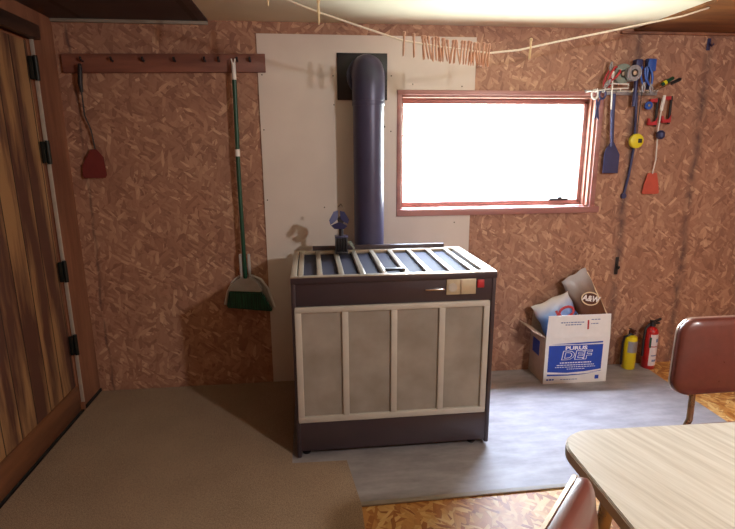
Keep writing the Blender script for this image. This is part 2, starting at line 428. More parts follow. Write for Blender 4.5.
# window
def window():
    w = thing('window_1', (0, 0, 0), 'wide low window with a reddish wooden frame, daylight beyond', 'window'); w['kind'] = 'structure'
    f = MB()   # casing proud of the wall
    f.box((.527, -.016, WZ1-.004), (1.835, .0, WZ1+.022), .003).box((.527, -.018, WZ0-.03), (1.862, .0, WZ0+.012), .004)
    f.box((.527, -.014, WZ0), (.556, 0, WZ1), .003).box((WX1-.004, -.014, WZ0), (WX1+.03, 0, WZ1), .003)
    f.build('casing', 'win_wood_x', w)
    j = MB()
    j.box((WX0, 0, WZ1-.018), (WX1, .12, WZ1)).box((WX0, 0, WZ0), (WX1, .12, WZ0+.018)).box((WX0, 0, WZ0), (WX0+.012, .12, WZ1)).box((WX1-.018, 0, WZ0), (WX1, .12, WZ1))
    j.build('jamb', 'red_wood_z', w, smooth=False)
    s = MB(); y0, y1 = .062, .1
    s.box((WX0+.012, y0, WZ1-.05), (WX1-.018, y1, WZ1-.018), .004).box((WX0+.012, y0, WZ0+.018), (WX1-.018, y1, WZ0+.05), .004)
    s.box((WX0+.012, y0, WZ0+.03), (WX0+.03, y1, WZ1-.03), .004).box((WX1-.056, y0, WZ0+.03), (WX1-.018, y1, WZ1-.03), .004)
    s.build('sash', 'win_wood_x', w)
    t = MB().box((WX1-.03, .03, WZ0+.018), (WX1-.018, .06, WZ1-.018), .002); t.build('stop_bead', 'red_wood_z', w)
    MB().box((WX0+.02, .078, WZ0+.03), (WX1-.03, .083, WZ1-.03)).build('pane', 'glass', w, smooth=False)
    l = MB().box((1.55, .045, WZ0+.046), (1.68, .064, WZ0+.060), .003).box((1.60, .03, WZ0+.052), (1.63, .05, WZ0+.072), .004); l.build('latch', 'black', w)
window()
# cedar door
def door():
    d = thing('door_1', (0, 0, 0), 'knotty cedar plank door in the left wall', 'door'); d['kind'] = 'structure'
    MB().box((XL-.06, DY0, .17), (XL-.022, DY1-.012, DZ-.012)).build('planks', 'cedar', d, smooth=False)
    MB().box((XL-.06, DY0, .012), (XL-.012, DY1-.012, .17), .004).build('bottom_rail', 'cedar_rail', d)
    MB().box((XL-.06, DY0-.02, 0), (XL-.002, DY1, .012)).build('under_door_gap', 'gap', d, smooth=False)  # dark slab for the gap under the door, its shade put into the colour
    MB().box((XL-.1, DY0, 0), (XL-.062, DY1, DZ)).box((XL-.07, DY1-.018, 0), (XL-.02, DY1, DZ)).box((XL-.07, DY0, DZ-.018), (XL-.03, DY1, DZ)).build('leak_backing', 'trim_wood', d, smooth=False)  # added backing and edge strips, block outside light leaking round the planks
    MB().box((XL-.012, DY1-.004, .06), (XL+.006, DY1+.006, DZ+.07), .002).build('weatherstrip', 'strip', d)
    for z in (1.905, 1.49, .85, .42):
        h = MB().box((XL-.018, DY1-.034, z-.055), (XL+.002, DY1-.014, z+.055), .002).tube([(XL+.010, DY1-.014, z-.06), (XL+.010, DY1-.014, z+.06)], .011)
        h.build('hinge', 'hinge', d)
    MB().box((XL-.02, DY0-.05, DZ), (XL+.035, DY1+.02, DZ+.068), .003).build('header', 'dark_wood', d)
door()
struct(MB().box((XL-.004, YB, 0), (XL+.008, DY0-.05, .06)).box((XL-.004, DY1+.02, 0), (XL+.008, 0, .03)).build('floor_gap_left', 'gap', smooth=False), 'dark strip standing in for the gap along the foot of the left wall', 'floor_gap')  # strip in for the dark wall-floor gap, shade put into its colour

# floor coverings
def slab(poly, z0, z1): return MB().prism(poly, z0, z1, 'xy')
lm = slab([(-.75, -.012), (2.28, -.012), (2.27, -.42), (2.26, -1.20), (1.1, -1.232), (.2, -1.246), (-.75, -1.26)], .0005, .006).build('floor_mat', 'lino', smooth=False)
tag(lm, 'grey linoleum sheet lying under the heater and white carton', 'floor mat')
ms = MB().box((-.7, -1.262, .0005), (2.26, -1.236, .009), .003)
ms.warp(lambda c: (c.x, c.y+.0155*(c.x+.7), c.z)); e = ms.build('edge_strip', 'grey_trim', lm)
cp = slab([(XL+.012, -.014), (-.135, -.014), (-.13, -.92), (.135, -.928), (.175, -1.25), (.165, -4.2), (XL+.012, -4.2)], .0065, .016).build('carpet', 'carpet', smooth=False)
tag(cp, 'brown carpet remnant on the floor beside the cedar door', 'carpet')

# cement sheet on the wall
sh = thing('heat_shield_panel', (0, 0, 0), 'pale cream board fixed to the wall behind the heater and stovepipe', 'wall panel')
sp = MB()
for lo, hi in (((-.28, -.009, .004), (WX0-.024, -.0005, 2.135)), ((WX0-.024, -.009, WZ1+.024), (1.0, -.0005, 2.135)), ((WX0-.024, -.009, .004), (1.0, -.0005, WZ0-.032))): sp.box(lo, hi)
sp.build('board', 'sheet', sh, smooth=False)
for x, z in ((.149, 1.913), (.491, 1.916), (.151, 1.752), (-.258, 1.915), (-.262, 1.61), (-.262, 1.2), (.08, 1.15), (.49, 1.60), (.62, 1.87), (.92, 1.86), (.9, 1.04), (.98, 2.0)):
    MB().lathe([(.0025, -.011), (.004, -.0102), (.004, -.009)], (x, 0, z), 'y', 10).warp(lambda c: (c.x, c.y, c.z)).build('nail_head', 'nail', sh)

# ------------------------------------------------------------------ heater
def heater():
    X0, X1, YF, YK, Z0, ZT = -.105, .867, -.879, -.25, .03, .932
    h = thing('oil_heater', ((X0+X1)/2, (YF+YK)/2, 0), 'large brown cabinet heater with cream mesh front standing on the grey mat', 'heater')
    ox, oy = (X0+X1)/2, (YF+YK)/2
    a0, a1, f, k = X0-ox, X1-ox, YF-oy, YK-oy
    c = MB()
    c.box((a0, f+.006, .008), (a0+.022, k, ZT-.03), .006).box((a1-.022, f+.006, .026), (a1, k, ZT-.03), .006)
    c.box((a0+.02, k-.015, Z0), (a1-.02, k, ZT-.03)); c.box((a0+.02, f+.03, .042), (a1-.02, k, .06))
    c.build('cabinet', 'enamel', h)
    MB().box((a0+.018, f+.010, .786), (a1-.018, f+.05, ZT-.028), .004).build('control_panel', 'enamel', h)
    MB().box((a0+.018, f+.008, .042), (a1-.018, f+.05, .196), .006).build('kick_panel', 'enamel', h)
    MB().box((a0+.06, f+.11, .006), (a1-.12, k-.06, .046)).build('plinth', 'enamel_blk', h, smooth=False)
    for x in (a0+.045, a1-.075):
        for y in (f+.06, k-.05): MB().lathe([(.020, .0065), (.022, .012), (.012, .02), (.012, .05)], (x, y, 0), n=14).build('leg', 'enamel_blk', h)
    # front grille
    g0, g1, z0, z1 = a0+.014, a1-.030, .202, .788
    fr = MB(); y0, y1 = f-.004, f+.016
    fr.box((g0, y0, z1-.028), (g1, y1, z1), .004).box((g0, y0, z0), (g1, y1, z0+.032), .004)
    n = 4; stile = [g0+.014]+[g0+(g1-g0)*i/4 for i in (1, 2, 3)]+[g1-.014]
    for i, s_ in enumerate(stile): fr.box((s_-.015, y0+.0012, z0+.012), (s_+.015, y1-.001, z1-.012), .003)
    gf = fr.build('grille_frame', 'cream', h)
    for i in range(4):
        MB().box((stile[i]+.01, f+.008, z0+.02), (stile[i+1]-.01, f+.012, z1-.02)).build('mesh_panel', 'mesh', gf, smooth=False)
    # controls
    MB().box((.623-ox, f+.003, .822), (.766-ox, f+.011, .897), .002).build('control_plate', 'label', h)
    MB().box((.688-ox, f+.0005, .824), (.698-ox, f+.004, .895), .001).build('plate_divider', 'stovetop', h)
    MB().lathe([(.021, 0), (.021, .002), (.019, .003)], (0, 0, 0), 'y', 20).build('dial_mark', 'cream', h, loc=(.652-ox, f+.0005, .858))
    MB().box((.772-ox, f+.0, .852), (.806-ox, f+.011, .892), .004).build('red_switch', 'red', h)
    MB().box((.518-ox, f-.006, .848), (.612-ox, f+.011, .855), .003).build('panel_handle', 'chrome', h)
    # top
    t = MB(); zt = ZT
    t.box((a0, f, zt-.032), (a1, f+.035, zt), .005)
    t.box((a0, k-.035, zt-.032), (a1, k, zt), .005)
    t.box((a0, f+.03, zt-.032), (a0+.028, k-.03, zt), .004).box((a0+.033, f+.03, zt-.030), (a0+.058, k-.03, zt-.001), .004)
    t.box((a1-.030, f+.03, zt-.032), (a1, k-.03, zt), .004).box((a1-.056, f+.03, zt-.030), (a1-.034, k-.03, zt-.001), .004)
    t.build('top_rim', 'stovetop', h)
    MB().box((a0, f-.002, zt-.034), (a1, f+.012, zt-.004), .003).build('top_front_edge', 'enamel', h)
    MB().box((a0+.02, f+.02, zt-.034), (a1-.02, k-.02, zt-.020)).build('louver_tray', 'slot', h, smooth=False)
    for x in (.03, .132, .232, .335, .44, .55, .662, .768):
        b = MB().box((x-ox-.013, f+.03, zt-.024), (x-ox+.013, k-.03, zt-.002), .004); b.build('grille_bar', 'stovetop', h)
    MB().box((.0-ox, k-.012, zt-.03), (.77-ox, k+.004, zt+.024), .004).build('back_ledge', 'enamel', h)
    return h
heater()
lf = MB().prism(rrect(.10, .034, .012, 4), 0, .012, 'xy', .003)
lf = lf.build('metal_lifter', 'enamel_blk', loc=(.39, -.80, .9315)); tag(lf, 'small flat black metal piece lying on the heater top by its front edge', 'tool')

# stovepipe
def pipe():
    x0, yc, r = .338, -.155, .088
    p = thing('stovepipe', (x0, yc, .9), 'dark stovepipe rising behind the heater and bending into the wall', 'stovepipe')
    MB().lathe([(r, -.3), (r, .90)], (0, 0, 0), n=36).build('lower_pipe', 'pipe', p)
    MB().lathe([(r+.003, -.012), (r+.005, 0), (r+.003, .012)], (0, 0, .845), n=36).build('collar', 'pipe', p)
    pts = [(0, 0, .86)]
    for a in (0, 22.5, 45, 67.5, 90): pts.append((0, .075-.075*math.cos(R(a)), .955+.075*math.sin(R(a))))
    pts.append((0, .142, 1.03))
    MB().tube(pts, r+.004, 32).build('elbow', 'pipe', p)
    MB().tube([(0, .115, 1.01), (0, .14, 1.01)], r+.024, 32).build('elbow_collar', 'pipe', p)
    s = MB().lathe([(.004, 0), (.006, .004), (.003, .008)], (0, 0, 0), 'x', 10); s.build('pipe_screw', 'nail', p, loc=(r-.002, -.02, .72))
    pl = MB().box((.172-x0, .136, .878), (.466-x0, .145, 1.138), .002).build('wall_thimble', 'enamel_blk', p)
pipe()

# stove-top fan
def fan():
    o = thing('stove_fan', (.160, -.36, .9335), 'small black stove-top fan standing on the heater before the pipe', 'fan')
    MB().box((-.036, -.036, 0), (.036, .036, .012), .003).build('foot', 'black', o)
    b = MB()
    for i in range(5): b.box((-.034+.014*i, -.03, .01), (-.027+.014*i, .03, .088), .001)
    b.box((-.034, -.006, .01), (.034, .006, .092), .002); b.build('cooling_fins', 'black', o)
    MB().box((-.036, -.032, .088), (.036, .032, .098), .003).build('cap_plate', 'pipe', o)
    MB().tube([(0, .0, .098), (0, .0, .175)], .012, 14).build('motor_post', 'black', o)
    MB().lathe([(.016, -.03), (.019, -.026), (.019, .012), (.012, .016)], (0, 0, .188), 'y', 18).build('hub', 'black', o)
    def blade(a):
        poly = [(0, .010), (-.030, .022), (-.044, .030), (-.026, .048), (.026, .048), (.044, .030), (.030, .022)]
        m = MB().prism(poly, -.0015, .0015, 'xz')
        m.warp(lambda c: (c.x, c.y+.25*c.x, c.z))
        bo = m.build('blade', 'navy', o, loc=(-.012, -.034, .188)); bo.rotation_euler = (0, R(a), 0)
    for a in (-60, 180, 60): blade(a)
    MB().tube([(.01, -.02, .256), (0, 0, .272), (-.012, .01, .256)], .003, 8).build('carry_loop', 'chrome', o)
    t = MB().prism([(.035, .06), (.055, .068), (.074, .03), (.072, .0), (.062, .03), (.045, .05)], -.004, .004, 'xz'); t.build('side_vane', 'grey_tape', o)
fan()

# ------------------------------------------------------------------ peg rail and what hangs on it
def rail():
    r_ = thing('peg_rail', (-.78, 0, 1.97), 'long reddish wooden peg rail on the wall left of the cream board', 'peg rail')
    MB().box((-.548, -.022, -.05), (.545, -.001, .05), .003).warp(lambda c: (c.x, c.y, c.z+.012*c.x)).build('board', 'red_wood_x', r_)
    for x in (-1.219, -1.062, -.897, -.73, -.567, -.491, -.39, -.319):
        MB().tube([(0, -.02, 0), (0, -.045, .004), (0, -.052, .018)], .006, 10).build('peg', 'black', r_, loc=(x+.78, 0, .01+.012*(x+.78)))
rail()
def swatter(name, loc, label, pts, flap, hm, wm, fm, handle, extra=None):
    o = thing(name, loc, label, 'fly swatter')
    MB().tube(handle, .011, 10, radii=[.008]+[.012]*(len(handle)-2)+[.009]).build('handle', hm, o)
    MB().tube(pts, .004, 8).build('wire', wm, o)
    m = MB().prism(flap, -.003, .003, 'xz'); fo = m.build('flap', fm, o)
    return o
x0, z0 = -1.225, 1.95
swatter('fly_swatter', (x0, -.050, z0), 'fly swatter with a dark red flap hanging at the far left of the peg rail',
        [(-.012, .01, -.13), (-.016, .02, -.26), (.006, .028, -.34), (.014, .032, -.45)],
        [(-.01, -.445), (.022, -.445), (.055, -.49), (.062, -.59), (.052, -.606), (-.062, -.606), (-.070, -.59), (-.062, -.53)], 'black', 'black', 'darkred',
        [(.004, -.012, .005), (-.002, 0, -.02), (-.012, .006, -.09), (-.012, .01, -.138)])
for o in list(bpy.data.objects):
    if o.name == 'flap': o.location = (0, .03, 0)

def broom():
    b = thing('broom', (-.41, -.045, 1.90), 'broom with a green handle hanging from the peg rail, bristles down', 'broom')
    MB().tube([(.002, -.012, .07), (.002, -.012, -.025)], .012, 12).tube([(-.004, -.012, .065), (-.008, -.012, .092)], .004, 8).tube([(.008, -.012, .065), (.012, -.012, .092)], .004, 8).build('hanger_cap', 'white_pl', b)
    MB().tube([(.002, -.012, -.02), (-.006, -.01, -.55), (-.004, -.01, -1.17)], .0125, 14).build('pole', 'green', b)
    MB().tube([(-.005, -.01, -.40), (-.005, -.01, -.44)], .0142, 12).build('pole_joint', 'white_pl', b)
    s = MB().box((-.036, -.012, -1.168), (-.020, .012, -1.02), .004).box((.014, -.012, -1.168), (.030, .012, -1.02), .004).box((-.036, -.006, -1.172), (.030, .006, -1.155), .003)
    s.build('grip_sleeve', 'clear_pl', b)
    hd = MB().prism([(-.03, -1.165), (.026, -1.165), (.07, -1.20), (.095, -1.245), (.085, -1.262), (-.105, -1.248), (-.112, -1.236), (-.075, -1.195)], -.022, .022, 'xz', .006); hd.build('head', 'clear_pl', b)
    br = MB().prism([(-.105, -1.246), (.086, -1.26), (.152, -1.388), (-.128, -1.352)], -.026, .026, 'xz', .008); br.build('bristles', 'bristles', b)
broom()
def dustpan():
    d = thing('dustpan', (-.41, -.006, 1.90), 'clear grey dustpan clipped behind the broom head', 'dustpan')
    m = MB().prism([(-.045, -1.16), (.035, -1.16), (.085, -1.19), (.125, -1.25), (.165, -1.375), (.150, -1.38), (-.135, -1.352), (-.148, -1.345), (-.125, -1.26), (-.09, -1.20)], -.006, .002, 'xz', .002)
    m.build('tray', 'clear_pl', d)
    MB().tube([(-.144, -.008, -1.345), (-.122, -.008, -1.26), (-.09, -.008, -1.20), (-.045, -.008, -1.165), (.035, -.008, -1.165), (.085, -.008, -1.19), (.125, -.008, -1.25), (.160, -.008, -1.375)], .007, 8).build('rim', 'white_pl', d)
dustpan()

# ------------------------------------------------------------------ clothesline with pegs
def LY(x): return -.54+(x-2.05)*.112
LINE = [(-.30, 2.19), (-.145, 2.133), (.05, 2.071), (.25, 2.017), (.43, 1.97), (.6, 1.951), (.85, 1.932), (1.0, 1.950), (1.2, 1.995), (1.45, 2.047), (1.72, 2.105), (1.88, 2.138), (2.035, 2.186)]
def line_z(x):
    for (a, za), (b, zb) in zip(LINE, LINE[1:]):
        if a <= x <= b: return za+(zb-za)*(x-a)/(b-a)
    return LINE[-1][1]
cl = thing('clothesline', (.85, LY(.85), 1.93), 'thin pale clothesline sagging below the ceiling in front of the window wall', 'clothesline')
MB().tube([(x-.85, LY(x)-LY(.85), z-1.93) for x, z in LINE], .0042, 8).build('cord', 'rope', cl)
for hx in (-.30, 2.035):
    MB().tube([(hx-.85, LY(hx)-LY(.85), line_z(hx)-1.935), (hx-.85, LY(hx)-LY(.85), CE-1.928)], .004, 8).build('ceiling_hook', 'nail', cl)
def make_peg(mat):
    p = thing('clothespin', (0, 0, 0), 'x', 'clothespin', 'clothespins on the line')
    MB().lathe([(.004, .052), (.0075, .049), (.0075, .040), (.005, .034), (.006, .03), (.006, .022)], n=12).build('knob', mat, p)
    for s_ in (-1, 1):
        MB().tube([(0, s_*.002, .026), (0, s_*.0045, 0), (0, s_*.006, -.03), (0, s_*.008, -.052)], .004, 8, radii=[.004, .0042, .004, .0025]).build('prong', mat, p)
    return p
pegA = make_peg('peg'); pegB = make_peg('peg_pale')
def peg(proto, first, x, label, tilt=0, dz=0., sc=1., turn=0.):
    o = proto if first else copy_tree(proto)
    o.location = (x, LY(x), line_z(x)+dz); o.rotation_euler = (tilt*.3, tilt, turn); o.scale = (sc, sc, sc); o['label'] = label
    return o
peg(pegB, True, -.152, 'lone clothespin at the left end of the clothesline', .05, .0)
peg(pegB, False, .056, 'tall pale clothespin on the line between the peg rail and the stovepipe', .0, .012, 1.15)
o_ = peg(pegB, False, 1.058, 'lone pale clothespin on the line above the window, right of the cluster', .03, -.005, .9)
peg(pegA, True, .435, 'first of two spaced clothespins just left of the crowded cluster', .03, -.012)
peg(pegA, False, .482, 'second of two spaced clothespins just left of the crowded cluster', -.03, -.012)
NP = 22
for i in range(NP):
    x = .527+.0152*i
    peg(pegA, False, x, 'wooden clothespin in the crowded cluster on the line above the window', random.uniform(-.22, .22), -.012+random.uniform(-.004, .004), 1.0, random.uniform(-.5, .5))['group'] = 'crowded clothespins above the window'

# ------------------------------------------------------------------ tool rack right of the window
def rack():
    r_ = thing('wire_rack', (1.9, 0, 1.845), 'white wire tool rack fixed to the wall right of the window', 'rack')
    w = MB()
    w.tube([(-.20, -.014, -.012), (-.18, -.05, -.012), (-.075, -.06, .0), (.05, -.06, .006), (.05, -.06, .03), (-.06, -.06, .032), (-.075, -.014, .032)], .004, 8)
    w.tube([(-.21, -.012, -.012), (.26, -.012, -.002)], .0035, 8); w.build('frame', 'white_pl', r_)
    for x in (-.15, -.10, .0, .08, .135, .19, .245):
        MB().tube([(x, -.01, -.006), (x, -.045, -.016), (x, -.062, -.012), (x, -.064, .004)], .003, 8).build('hook', 'white_pl', r_)
    MB().box((-.2, -.012, -.03), (.28, -.001, .0), .003).build('backing', 'silver', r_)
rack()
def pliers(name, loc, label, grip, jaw, ang, L=.15):
    o = thing(name, loc, label, 'pliers', None, (0, R(ang), 0))
    for s_ in (-1, 1):
        MB().tube([(s_*.006, 0, .0), (s_*.020, 0, -.04), (s_*.022, 0, -.08), (s_*.014, 0, -L+.02)], .006, 8, radii=[.005, .007, .0075, .006]).build('grip', grip, o)
        MB().tube([(-s_*.002, s_*.002, -.01), (s_*.008, s_*.002, .018), (s_*.003, 0, .05)], .005, 8, radii=[.006, .006, .003]).build('jaw', jaw, o)
    MB().lathe([(.009, -.006), (.009, .006)], (0, 0, 0), 'y', 14).build('pivot', jaw, o)
    return o
pliers('pliers', (1.815, -.075, 1.89), 'red-handled pliers standing tilted on the wire rack nearest the window', 'red', 'silver', 215, .11)
pliers('pliers', (1.832, -.045, 1.955), 'red-handled pliers upright on the wire rack beside the grey tape rolls', 'red', 'silver', 8, .12)
pliers('pliers', (2.040, -.072, 1.875), 'blue-handled pliers hanging jaws down at the middle of the wire rack', 'blue', 'silver', 176, .12)
pliers('pliers', (2.078, -.085, 1.865), 'blue-handled pliers hanging on the rack right beside another blue pair', 'blue', 'silver', 162, .13)
def tape(loc, label, mat, R_=.05, r=.024, w=.03, name='tape_roll', cat='tape'):
    o = thing(name, loc, label, cat)
    MB().lathe([(r, -w/2), (R_, -w/2), (R_, w/2), (r, w/2)], (0, 0, 0), 'y', 28).build('roll', mat, o)
    MB().lathe([(r*.97, -w/2-.002), (r*.6, -w/2-.002), (r*.6, w/2-.004), (r*.97, w/2-.004)], (0, 0, 0), 'y', 20).build('core', 'card_brown', o)
tape((1.915, -.040, 1.935), 'larger grey tape roll hanging above the wire rack', 'grey_tape', .058, .022)
tape((1.962, -.078, 1.935), 'greenish grey tape roll overlapping the larger roll above the rack', 'silver', .046, .022)
# dark mallet
o = thing('mallet', (2.005, -.045, 1.945), 'dark navy mallet hanging head up behind the blue pliers', 'mallet')
MB().box((-.022, -.024, .02), (.022, .024, .075), .008).build('head', 'navy', o); MB().tube([(0, 0, .04), (.004, 0, -.2)], .012, 12).build('handle', 'navy', o)
o = thing('wire_brush', (2.082, -.05, 1.965), 'dark blue brush on the rack between blue pliers and screwdriver', 'brush')
MB().box((-.028, -.012, -.02), (.028, .012, .06), .008).build('head', 'navy', o); MB().box((-.026, -.026, -.015), (.026, -.012, .055), .004).build('bristle_block', 'blue', o)
MB().tube([(0, 0, -.02), (0, 0, -.12)], .009, 10).build('handle', 'navy', o)
o = thing('screwdriver', (2.185, -.07, 1.885), 'green and black screwdriver lying slanted across the right end of the rack', 'screwdriver', None, (0, R(60), 0))
MB().lathe([(.006, -.03), (.012, -.026), (.014, .01), (.011, .035), (.012, .05), (.008, .056)], n=14).build('handle', 'green', o)
MB().lathe([(.0145, -.015), (.0145, .003)], n=14).build('grip_band', 'yellow', o)
MB().tube([(0, 0, -.03), (0, 0, -.11)], .0032, 8).build('shank', 'chrome', o)
o = thing('screwdriver', (2.215, -.112, 1.885), 'black screwdriver lying slanted beside the green one on the rack', 'screwdriver', None, (0, R(66), 0))
MB().lathe([(.006, -.03), (.010, -.026), (.011, .03), (.007, .04)], n=14).build('handle', 'black', o)
MB().tube([(0, 0, -.03), (0, 0, -.12)], .003, 8).build('shank', 'chrome', o)
# hanging tools
o = thing('grill_spatula', (1.885, -.035, 1.80), 'long dark grill spatula hanging right beside the window frame', 'spatula')
MB().tube([(-.014, -.014, .02), (-.012, -.012, -.1), (.008, -.006, -.30)], .011, 10, radii=[.010, .013, .010]).build('handle', 'navy', o)
MB().prism([(.0, -.27), (.022, -.27), (.052, -.32), (.068, -.345), (.068, -.462), (-.034, -.462), (-.034, -.34), (-.026, -.31)], -.004, .003, 'xz', .001).build('blade', 'navy', o)
o = thing('measuring_tape', (2.045, -.052, 1.537), 'bright yellow round tape hanging among the tools beside a dark cord', 'measuring tape')
MB().lathe([(.036, -.014), (.044, -.010), (.044, .010), (.036, .014)], (0, 0, 0), 'y', 28).build('case', 'yellow', o)
MB().box((.004, -.018, -.012), (.030, -.012, .014), .003).build('case_window', 'black', o)
MB().tube([(0, 0, .04), (.004, .006, .16), (.006, .004, .30)], .0025, 6).build('hanging_loop', 'black', o)
o = thing('hanging_cord', (2.04, -.018, 1.80), 'thin dark cord hanging down the wall behind the yellow tape', 'cord')
MB().tube([(-.004, 0, .03), (.012, .004, -.14), (.020, .006, -.32), (.008, .008, -.48), (-.014, .010, -.61)], .008, 8).build('strand', 'navy', o)
MB().lathe([(.018, -.006), (.018, .006)], (-.014, .008, -.61), 'y', 14).build('end_tab', 'navy', o)
o = swatter('fly_swatter', (2.20, -.040, 1.80), 'fly swatter with an orange-red flap hanging at the right end of the rack',
        [(0, 0, -.06), (-.002, .006, -.2), (.012, .014, -.38), (.004, .02, -.47)],
        [(-.026, -.465), (.034, -.465), (.052, -.53), (.064, -.592), (.056, -.6), (-.046, -.6), (-.054, -.592), (-.044, -.53)], 'white_pl', 'white_pl', 'orange',
        [(0, -.014, .012), (0, -.008, -.02), (0, 0, -.05), (0, 0, -.08)])
for ch in o.children:
    if ch.name.startswith('flap'): ch.location = (0, .022, 0)
MB().lathe([(.012, -.028), (.026, -.014), (.026, .012), (.012, .026)], (.014, .0, -.225), 'z', 14).build('ring_knob', 'navy', o)
def clamp(loc, label):
    o = thing('bar_clamp', loc, label, 'clamp')
    MB().box((-.006, -.006, -.15), (.006, .006, .02), .001).build('bar', 'black', o)
    MB().prism([(-.006, .02), (-.052, .016), (-.058, -.02), (-.046, -.022), (-.040, -.002), (-.006, -.004)], -.010, .010, 'xz', .002).build('fixed_jaw', 'red', o)
    MB().prism([(.008, -.09), (.008, -.14), (-.05, -.142), (-.056, -.10), (-.044, -.10), (-.036, -.122), (-.008, -.12)], -.010, .010, 'xz', .002).build('sliding_jaw', 'red', o)
clamp((2.178, -.026, 1.775), 'red and black bar clamp hanging behind the orange swatter wire')
clamp((2.268, -.026, 1.790), 'red and black bar clamp hanging at the far right of the tools')
o = thing('thin_rod', (1.838, -.075, 1.86), 'thin white rod standing in the front of the wire rack', 'rod')
MB().tube([(-.004, 0, .07), (.006, 0, -.135)], .0042, 8).build('shaft', 'white_pl', o); MB().lathe([(.006, .05), (.008, .055), (.008, .08), (.005, .086)], (-.004, 0, 0), n=10).build('grip', 'white_pl', o)
o = thing('scissors', (1.775, -.040, 1.80), 'dark-handled scissors hanging over the window frame corner', 'scissors'); o.scale = (1.45, 1, 1.35)
for s_ in (-1, 1):
    lp = [(s_*.016+.014*math.cos(R(a)), -.002*s_, .012+.020*math.sin(R(a))) for a in range(0, 361, 30)]
    MB().tube(lp, .0048, 8).build('finger_loop', 'navy' if s_ > 0 else 'white_pl', o)
    MB().prism([(s_*.010, -.006), (s_*.004, -.012), (-s_*.004, -.03), (-s_*.012, -.10), (-s_*.002, -.09), (s_*.008, -.03)], -.002*s_, -.002*s_+.0018, 'xz').build('blade', 'navy', o)
tape((2.112, -.035, 1.752), 'small blue cap ring hanging under the blue pliers', 'blue', .024, .010, .016, 'cap_ring', 'ring')
o = thing('wall_hook', (2.49, 0, 2.12), 'small dark hook high on the wall at the far right', 'hook')
MB().box((-.012, -.006, -.035), (.012, -.001, .035), .003).build('plate', 'navy', o); MB().tube([(0, -.005, .01), (0, -.03, -.015), (0, -.045, -.005)], .005, 8).build('prong', 'navy', o)
o = thing('wall_hook', (2.035, 0, .72), 'small dark hook low on the wall above the extinguishers', 'hook')
MB().box((-.012, -.006, -.06), (.012, -.001, .06), .003).build('plate', 'black', o); MB().tube([(0, -.005, .01), (0, -.028, -.015), (0, -.038, .0)], .006, 8).build('prong', 'black', o)

